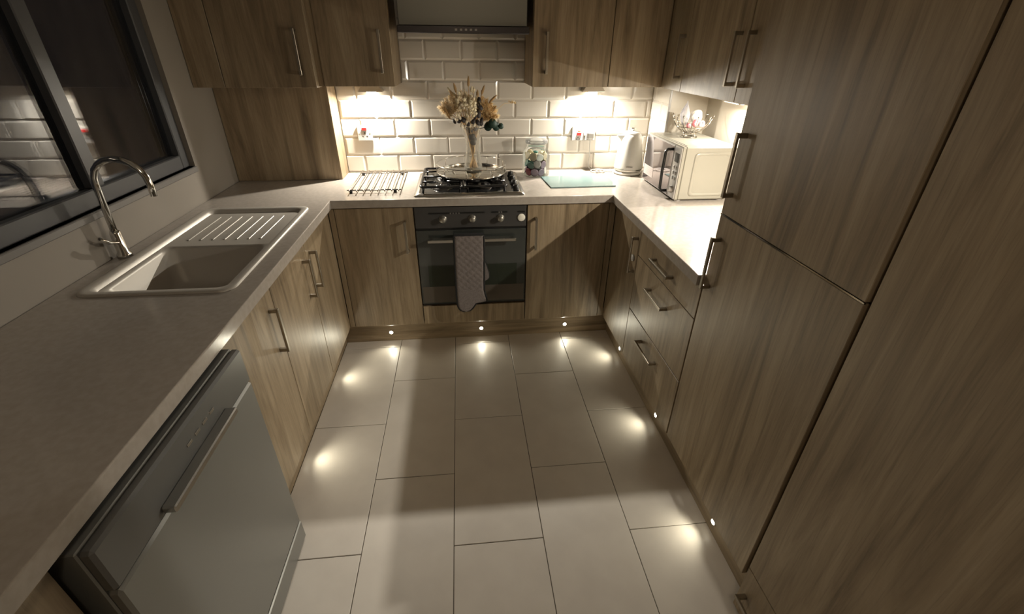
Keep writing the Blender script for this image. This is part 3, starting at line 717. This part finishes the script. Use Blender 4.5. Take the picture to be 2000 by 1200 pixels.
KX, KY = 1.288, -.125
ke = thing('kettle', (KX, KY, WT), 'white tapered electric kettle in the right corner beside the microwave', 'kettle')
KW = M('kettle_white', (.68, .66, .63), .2, coat=.3)
part('power_base', MB().lathe([(.001, .001), (.080, .001), (.086, .005), (.086, .014), (.081, .018), (.001, .018)], KX, KY, WT, 36, cap=False), KW, ke)
part('body', MB().lathe([(.001, .021), (.078, .021), (.084, .026), (.0855, .036), (.0845, .05), (.079, .10), (.0735, .15), (.067, .195), (.061, .219), (.054, .232), (.05, .235)], KX, KY, WT, 44, cap=False), KW, ke)
part('band', MB().lathe([(.0862, .030), (.0866, .033), (.0862, .036)], KX, KY, WT, 44, cap=False), STEEL, ke, 'thin metal band round the foot')
part('lid', MB().lathe([(.001, .233), (.0515, .233), (.053, .238), (.046, .245), (.02, .2495), (.001, .250)], KX, KY, WT, 36, cap=False), KW, ke)
part('lid_knob', MB().lathe([(.009, .249), (.008, .256), (.015, .260), (.016, .265), (.010, .2685), (0, .269)], KX, KY, WT, 20), CHROME, ke)
part('spout', MB().add([(KX-.058, KY-.022, WT+.19), (KX-.058, KY+.022, WT+.19), (KX-.094, KY, WT+.226), (KX-.050, KY-.028, WT+.228), (KX-.050, KY+.028, WT+.228)], [(0, 2, 1), (0, 3, 2), (1, 2, 4), (2, 3, 4)]), KW, ke)
HGREY = M('kettle_handle_grey', (.20, .19, .18), .35, .4)
HP = [(.052, .222), (.086, .222), (.106, .205), (.114, .150), (.111, .09), (.101, .065), (.078, .062)]
part('handle', MB().tube([(KX+r*math.cos(.66), KY+r*math.sin(.66), WT+h) for r, h in HP], .0085, 10), HGREY, ke, 'grey loop handle')
bd = MB(); 
for k_ in range(5):
    a = -PI/2-.42+k_*.09; bd.box(KX+.0862*math.cos(a)-.004, KX+.0862*math.cos(a)+.004, KY+.0862*math.sin(a)-.0015, KY+.0862*math.sin(a)+.0015, WT+.051, WT+.056)
part('badge', bd, STEEL, ke, 'small oblong metal badge near the foot')

# ------------------------------------------------------------------ microwave
MX, MY0, MY1, MZ0, MZ1 = 1.326, -.735, -.287, .9165, 1.176
mw = thing('microwave', (1.46, -.51, WT), 'cream white microwave with a mirrored door on the right worktop', 'microwave')
MWW = M('microwave_cream', (.28, .265, .22), .3); MWF = M('microwave_silver', (.42, .41, .40), .3, .5)
part('body', MB().box(MX+.020, 1.612, MY0, MY1, MZ0, MZ1, .006), MWW, mw)
so = [[(x, MY0+dy, z) for x, z in rrect(1.395+d, 1.590-d, .934+d, 1.150-d, .02)] for d, dy in ((0, .0005), (.003, -.0035), (.008, -.0045), (.013, -.003), (.016, -.0012))]
sp = rings(MB(), so); k = len(so[0]); sp.f.append(tuple(range(4*k, 5*k))); sp.sm.append(False)
part('side_pressing', sp, MWW, mw)
part('top_rib', MB().box(1.36, 1.60, MY0+.03, MY1-.03, MZ1-.001, MZ1+.002, .001), MWW, mw)
part('fascia', MB().box(MX+.004, MX+.021, MY0, MY1, MZ0, MZ1, .003), MWW, mw)
md = part('door', MB().box(MX-.002, MX+.004, MY0+.080, MY1-.001, MZ0+.004, MZ1-.004, .002), MWF, mw)
part('mirror_window', MB().box(MX-.003, MX-.0018, MY0+.086, MY1-.006, MZ0+.010, MZ1-.010), M('mirrored_door_glass', (.32, .29, .30), .05, .9), md, 'grey mirrored door glass')
part('sticker', MB().box(MX-.0038, MX-.003, -.432, -.300, .955, 1.008), M('sticker_paper', (.42, .37, .355), .6), md, 'pale sticker at the lower far corner')
for k_ in range(4): part('sticker_line', MB().box(MX-.0042, MX-.0037, -.42, -.32-.02*(k_ % 2), .997-k_*.010, .999-k_*.010), M('sticker_ink', (.35, .28, .27), .7), md)
part('handle', MB().tube([(MX-.002, -.640, 1.150), (MX-.030, -.640, 1.150), (MX-.040, -.640, 1.138), (MX-.042, -.640, 1.04), (MX-.040, -.640, .955), (MX-.030, -.640, .942), (MX-.002, -.640, .942)], .0075, 8), BLACKP, md, 'black bow handle')
pn = part('control_panel', MB().box(MX-.002, MX+.004, MY0+.001, MY0+.077, MZ0+.004, MZ1-.004, .002), MWF, mw)
part('display', MB().box(MX-.003, MX-.0018, MY0+.014, MY0+.062, 1.098, 1.142), BLACKP, pn, 'black display')
for r_ in range(3):
    for c_ in range(2):
        part('button', MB().lathe([(.0085, 0), (.0085, -.003), (.006, -.004), (0, -.004)], MX-.0015, MY0+.025+c_*.027, 1.072-r_*.026, 14, 'x'), MWF, pn)
part('knob', MB().lathe([(.019, 0), (.019, -.004), (.016, -.006), (.015, -.018), (.012, -.021), (0, -.021)], MX-.0015, MY0+.038, .965, 24, 'x'), MWF, pn)
for x in (1.36, 1.58):
    for y in (MY0+.03, MY1-.03): part('foot', MB().lathe([(.020, .0006), (.020, .003), (.016, .0075)], x, y, WT, 16), WHITEP, mw)

# wire fruit bowl with sweets
FX, FY, FZ = 1.478, -.468, MZ1+.0022
fb = thing('wire_bowl', (FX, FY, FZ), 'chrome wire fruit bowl with beaded tips on top of the microwave', 'bowl')
BW = M('bowl_wire', (.42, .39, .34), .2, 1)
part('foot_ring', MB().tube([(FX+.040*math.cos(2*PI*k/28), FY+.040*math.sin(2*PI*k/28), FZ+.0025) for k in range(28)], .0022, 6, True), BW, fb)
part('collar', MB().tube([(FX+.036*math.cos(2*PI*k/28), FY+.036*math.sin(2*PI*k/28), FZ+.024) for k in range(28)], .0022, 6, True), BW, fb)
for k in range(4):
    a = 2*PI*k/4+.3; part('leg', MB().tube([(FX+.040*math.cos(a), FY+.040*math.sin(a), FZ+.002), (FX+.036*math.cos(a), FY+.036*math.sin(a), FZ+.024)], .0025, 6), BW, fb)
bowl_r = [(.020, .0245), (.036, .0265), (.055, .036), (.075, .055), (.092, .080), (.104, .106)]
for k in range(18):
    a = 2*PI*k/18; hgt = 1 if k % 2 else .8; n_ = 6 if k % 2 else 5
    P = [(FX+r*math.cos(a), FY+r*math.sin(a), FZ+h) for r, h in bowl_r[:n_]]
    wr = part('wire', MB().tube(P, .0018, 6), BW, fb)
    part('bead', MB().lathe([(0.0003, -.005), (.0035, -.0035), (.005, 0), (.0035, .0035), (.0003, .005)], P[-1][0], P[-1][1], P[-1][2]+.003, 10), BW, wr)
part('ring', MB().tube([(FX+.0752*math.cos(2*PI*k/36), FY+.0752*math.sin(2*PI*k/36), FZ+.055) for k in range(36)], .0018, 6, True), BW, fb)
def crumple(c, sx, sy, sz, seed, mat, name, label, cat, sub=3, amt=.28, pinch=False):
    rnd = random.Random(seed); bm = bmesh.new(); bmesh.ops.create_icosphere(bm, subdivisions=sub, radius=1)
    dirs = [(Vector((rnd.gauss(0, 1), rnd.gauss(0, 1), rnd.gauss(0, 1))).normalized(), rnd.uniform(.35, 1)) for _ in range(18)]
    for v in bm.verts:
        k_ = 1-amt*max(max(0, v.co.dot(d_)-.55)*w_*2 for d_, w_ in dirs)+rnd.uniform(-.03, .03)
        q = v.co*k_
        if pinch and q.z > .1: s_ = max(.22, 1-1.25*(q.z-.1)); q = Vector((q.x*s_, q.y*s_, q.z*1.15))
        v.co = Vector((q.x*sx, q.y*sy, q.z*sz))
    mb = MB().bm(bm); mb.v = [(v[0]+c[0], v[1]+c[1], v[2]+c[2]) for v in mb.v]
    o = part(name, mb, mat, loc=(c[0], c[1], c[2]-sz)); return tag(o, label, cat)
crumple((FX-.030, FY+.028, FZ+.112), .030, .026, .066, 3, thin_glass('cellophane', (.93, .93, .96), .9, .12, .25, (.85, .84, .88)), 'cellophane_bag', 'twisted clear cellophane bag standing in the wire bowl', 'bag', pinch=True)
crumple((FX+.030, FY+.022, FZ+.100), .036, .034, .042, 5, M('white_paper', (.78, .75, .68), .6), 'paper_bag', 'crumpled white paper bag at the back of the wire bowl', 'bag')
PK = M('pink_foil', (.60, .20, .23), .35, .2); PK2 = M('pale_pink_foil', (.72, .45, .47), .35, .2)
crumple((FX+.004, FY-.036, FZ+.074), .019, .013, .023, 8, PK, 'sweet_packet', 'darkest pink sweet packet, upright in the middle of the wire bowl', 'sweet', 2)
crumple((FX+.042, FY-.030, FZ+.070), .020, .013, .020, 9, PK2, 'sweet_packet', 'pale pink sweet packet leaning at the right of the wire bowl', 'sweet', 2)
crumple((FX-.026, FY-.026, FZ+.062), .016, .012, .016, 10, PK, 'sweet_packet', 'small pink sweet packet low at the left of the wire bowl', 'sweet', 2)

# ------------------------------------------------------------------ sockets and cord
def plate(o, x0, x1, z0, z1): part('plate', MB().box(x0, x1, -.0095, -.0002, z0, z1, .003), WHITEP, o)
so = thing('wall_socket', (-.302, 0, 1.14), 'single white socket with a red switch on the tiles over the wire rack', 'socket')
plate(so, -.345, -.259, 1.096, 1.180)
part('switch', MB().box(-.315, -.289, -.0135, -.009, 1.155, 1.170, .001), RED, so, 'red rocker switch')
for x, z, a, b in ((-.302, 1.140, .0035, .0045), (-.314, 1.122, .0045, .003), (-.290, 1.122, .0045, .003)):
    part('pin_hole', MB().box(x-a, x+a, -.0099, -.009, z-b, z+b), M('hole', (.05, .05, .05), .6), so)
for x in (-.332, -.272): part('screw', MB().lathe([(.0035, 0), (.003, -.001), (0, -.0012)], x, -.0095, 1.138, 10, 'y'), STEEL, so)
so = thing('wall_socket', (1.02, 0, 1.13), 'double white socket with a red switch on the tiles behind the chopping board', 'socket')
plate(so, .945, 1.092, 1.086, 1.172)
part('switch', MB().box(.978, 1.004, -.0140, -.009, 1.118, 1.136, .001), RED, so, 'orange-red rocker switch')
part('switch', MB().box(1.018, 1.032, -.0130, -.009, 1.116, 1.136, .001), WHITEP, so)
part('neon', MB().box(.984, .998, -.0125, -.009, 1.140, 1.147, .001), M('orange', (.7, .18, .05), .3), so, 'small orange indicator')
for x, z in ((.985, 1.106), (.978, 1.096), (.994, 1.096)): part('pin_hole', MB().box(x-.003, x+.003, -.0099, -.009, z-.003, z+.003), M('hole', (.05, .05, .05), .6), so)
cb = thing('kettle_lead', (1.058, -.02, 1.11), 'white kettle plug and looped white lead hanging from the double socket', 'power lead')
part('plug', MB().box(1.036, 1.080, -.046, -.0098, 1.098, 1.142, .008), WHITEP, cb)
cz = WT+.0052
P = [(1.058, -.034, 1.099), (1.058, -.036, 1.06), (1.062, -.032, 1.0), (1.060, -.028, .95), (1.070, -.034, .922), (1.095, -.055, cz), (1.125, -.085, cz), (1.115, -.115, cz), (1.075, -.105, cz), (1.070, -.070, cz+.001),
     (1.105, -.045, cz+.004), (1.145, -.060, cz+.003), (1.150, -.095, cz), (1.120, -.130, cz+.003), (1.095, -.120, cz+.006), (1.110, -.085, cz+.007), (1.160, -.075, cz), (1.185, -.095, cz), (1.200, -.105, cz)]
cm = MB()
Q = []
for j in range(len(P)-1):
    p0, p1, p2, p3 = [Vector(P[max(0, min(len(P)-1, j+q))]) for q in (-1, 0, 1, 2)]
    for i in range(5):
        q = i/5; Q.append(.5*((2*p1)+(p2-p0)*q+(2*p0-5*p1+4*p2-p3)*q*q+(3*p1-p0-3*p2+p3)*q**3))
part('cord', cm.tube(Q, .0034, 7), WHITEP, cb)

# ------------------------------------------------------------------ dishwasher
AX = -.375
dw = thing('dishwasher', (-.68, -2.1, 0), 'silver grey freestanding dishwasher under the left worktop, nearest the camera', 'dishwasher')
part('body', MB().box(LW+.02, AX-.025, -2.398, -1.802, .012, .850, .003), GREYAPP, dw)
dd = part('door', MB().box(AX-.025, AX, -2.398, -1.802, .097, .735, .006), GREYAPP, dw)
part('kick_panel', MB().box(AX-.025, AX+.002, -2.398, -1.802, .006, .092, .004), GREYAPP, dw)
cp = part('control_panel', MB().box(AX-.025, AX, -2.398, -1.802, .738, .850, .006), M('appliance_panel', (.16, .16, .155), .3, .5), dw)
part('handle', MB().box(AX-.001, AX+.028, -2.25, -1.95, .748, .766, .003), STEEL, cp)
for k in range(4): part('button', MB().box(AX-.001, AX+.003, -2.12+k*.035, -2.10+k*.035, .80, .808, .001), STEEL, cp)

# ------------------------------------------------------------------ lamps
def lamp(name, kind, loc, energy, col, radius, parent=None, aim=None, size=None, blend=1):
    ld = bpy.data.lights.new(name, kind); ld.energy = energy; ld.color = col; ld.shadow_soft_size = radius
    if kind == 'SPOT': ld.spot_size = size; ld.spot_blend = blend
    o = bpy.data.objects.new(name, ld); COL.objects.link(o)
    if aim: o.rotation_mode = 'QUATERNION'; o.rotation_quaternion = Vector(aim).to_track_quat('-Z', 'Y')
    o.location = Vector(loc)-(wloc(parent) if parent else Vector()); o.parent = parent
    return o
LAB = ['white wedge light lit under the wall cabinet left of the hood', 'white wedge light lit under the wall cabinet right of the hood', 'white wedge light lit under the right wall cabinet over the microwave', 'white wedge light lit under the right wall cabinet beside the tall housing']
HOUS = M('lamp_housing', (.50, .47, .42), .3, .6)
for (x, y, z), lb, pw in zip(UNDER, LAB, UNDER_W):
    t = thing('under_cabinet_light', (x, y, WCZ), lb, 'light', 'under-cabinet lights')
    zt = WCZ-.0045; zb = z+.010; a, b = (.040, .026), (.066, .034)
    if x > 1.4: a, b = (.030, .040), (.048, .066)
    V = [(x+sx*d_[0], y+sy*d_[1], zz) for d_, zz in ((a, zt), (b, zb+.004), (b, zb)) for sx, sy in ((-1, -1), (1, -1), (1, 1), (-1, 1))]
    F = [(0, 3, 2, 1)[::-1]]+[(o_+i, o_+(i+1) % 4, o_+4+(i+1) % 4, o_+4+i)[::-1] for o_ in (0, 4) for i in range(4)]+[(8, 9, 10, 11)[::-1]]
    part('housing', MB().add(V, F), HOUS, t)
    part('lens', MB().lathe([(.026, zb+.0005), (.026, zb-.003), (.02, zb-.005), (0, zb-.005)], x, y, 0, 24), LENS, t, 'glowing round lens')
    ld = lamp('under_cabinet_lamp', 'AREA', (x, y, z-.004), pw, UNDER_COL, .014, t, (0, -UNDER_TILT, -1) if x < 1.4 else (-.35, 0, -1))
    ld.data.shape = 'DISK'; ld.data.size = .022
PL = ['left of the oven', 'under the oven', 'right of the oven', 'under the narrow right base cabinet', 'under the drawer unit', 'under the tall housing', 'under the sink cabinet, the farther', 'under the sink cabinet, the nearer']
for (x, y, z, s_), lb in zip(PLINTH, PL):
    t = thing('plinth_light', (x, y, z), 'small round plinth light, lit, in the kickboard '+lb, 'light', 'plinth lights')
    out = {'b': Vector((0, -1, 0)), 'r': Vector((-1, 0, 0)), 'l': Vector((1, 0, 0))}[s_]; ax = 'y' if s_ == 'b' else 'x'; sg = -1 if s_ in 'br' else 1
    part('rim', MB().lathe([(.0150, 0), (.0150, sg*.002), (.013, sg*.0032), (.0110, sg*.0022)], x, y, z, 24, ax), STEEL, t)
    part('lens', MB().lathe([(.0110, sg*.001), (.0100, sg*.0035), (0.0002, sg*.0050)], x, y, z, 20, ax), LEDL, t, 'glowing lens')
    aim = out+Vector((0, 0, .30))
    lamp('plinth_lamp', 'SPOT', Vector((x, y, z))+out*.011, PLINTH_W, PLINTH_COL, .008, t, aim, math.radians(150), 1)
ch = thing('fill_light', (.3, -3.3, ZC), 'added round white fill light on the unseen ceiling behind the camera', 'light')  # added fixture, out of view; lifts the floor and the shadows
part('shade', MB().lathe([(.001, -.06), (.10, -.058), (.14, -.03), (.15, -.001)], .3, -3.3, ZC, 32, cap=False), M('opal_fill_shade', (.8, .76, .7), .5, emit=(1, .8, .55), estr=1.0), ch)
lamp('fill_lamp', 'POINT', (.3, -3.3, ZC-.16), FILL_W, (1, .82, .6), .1, ch)
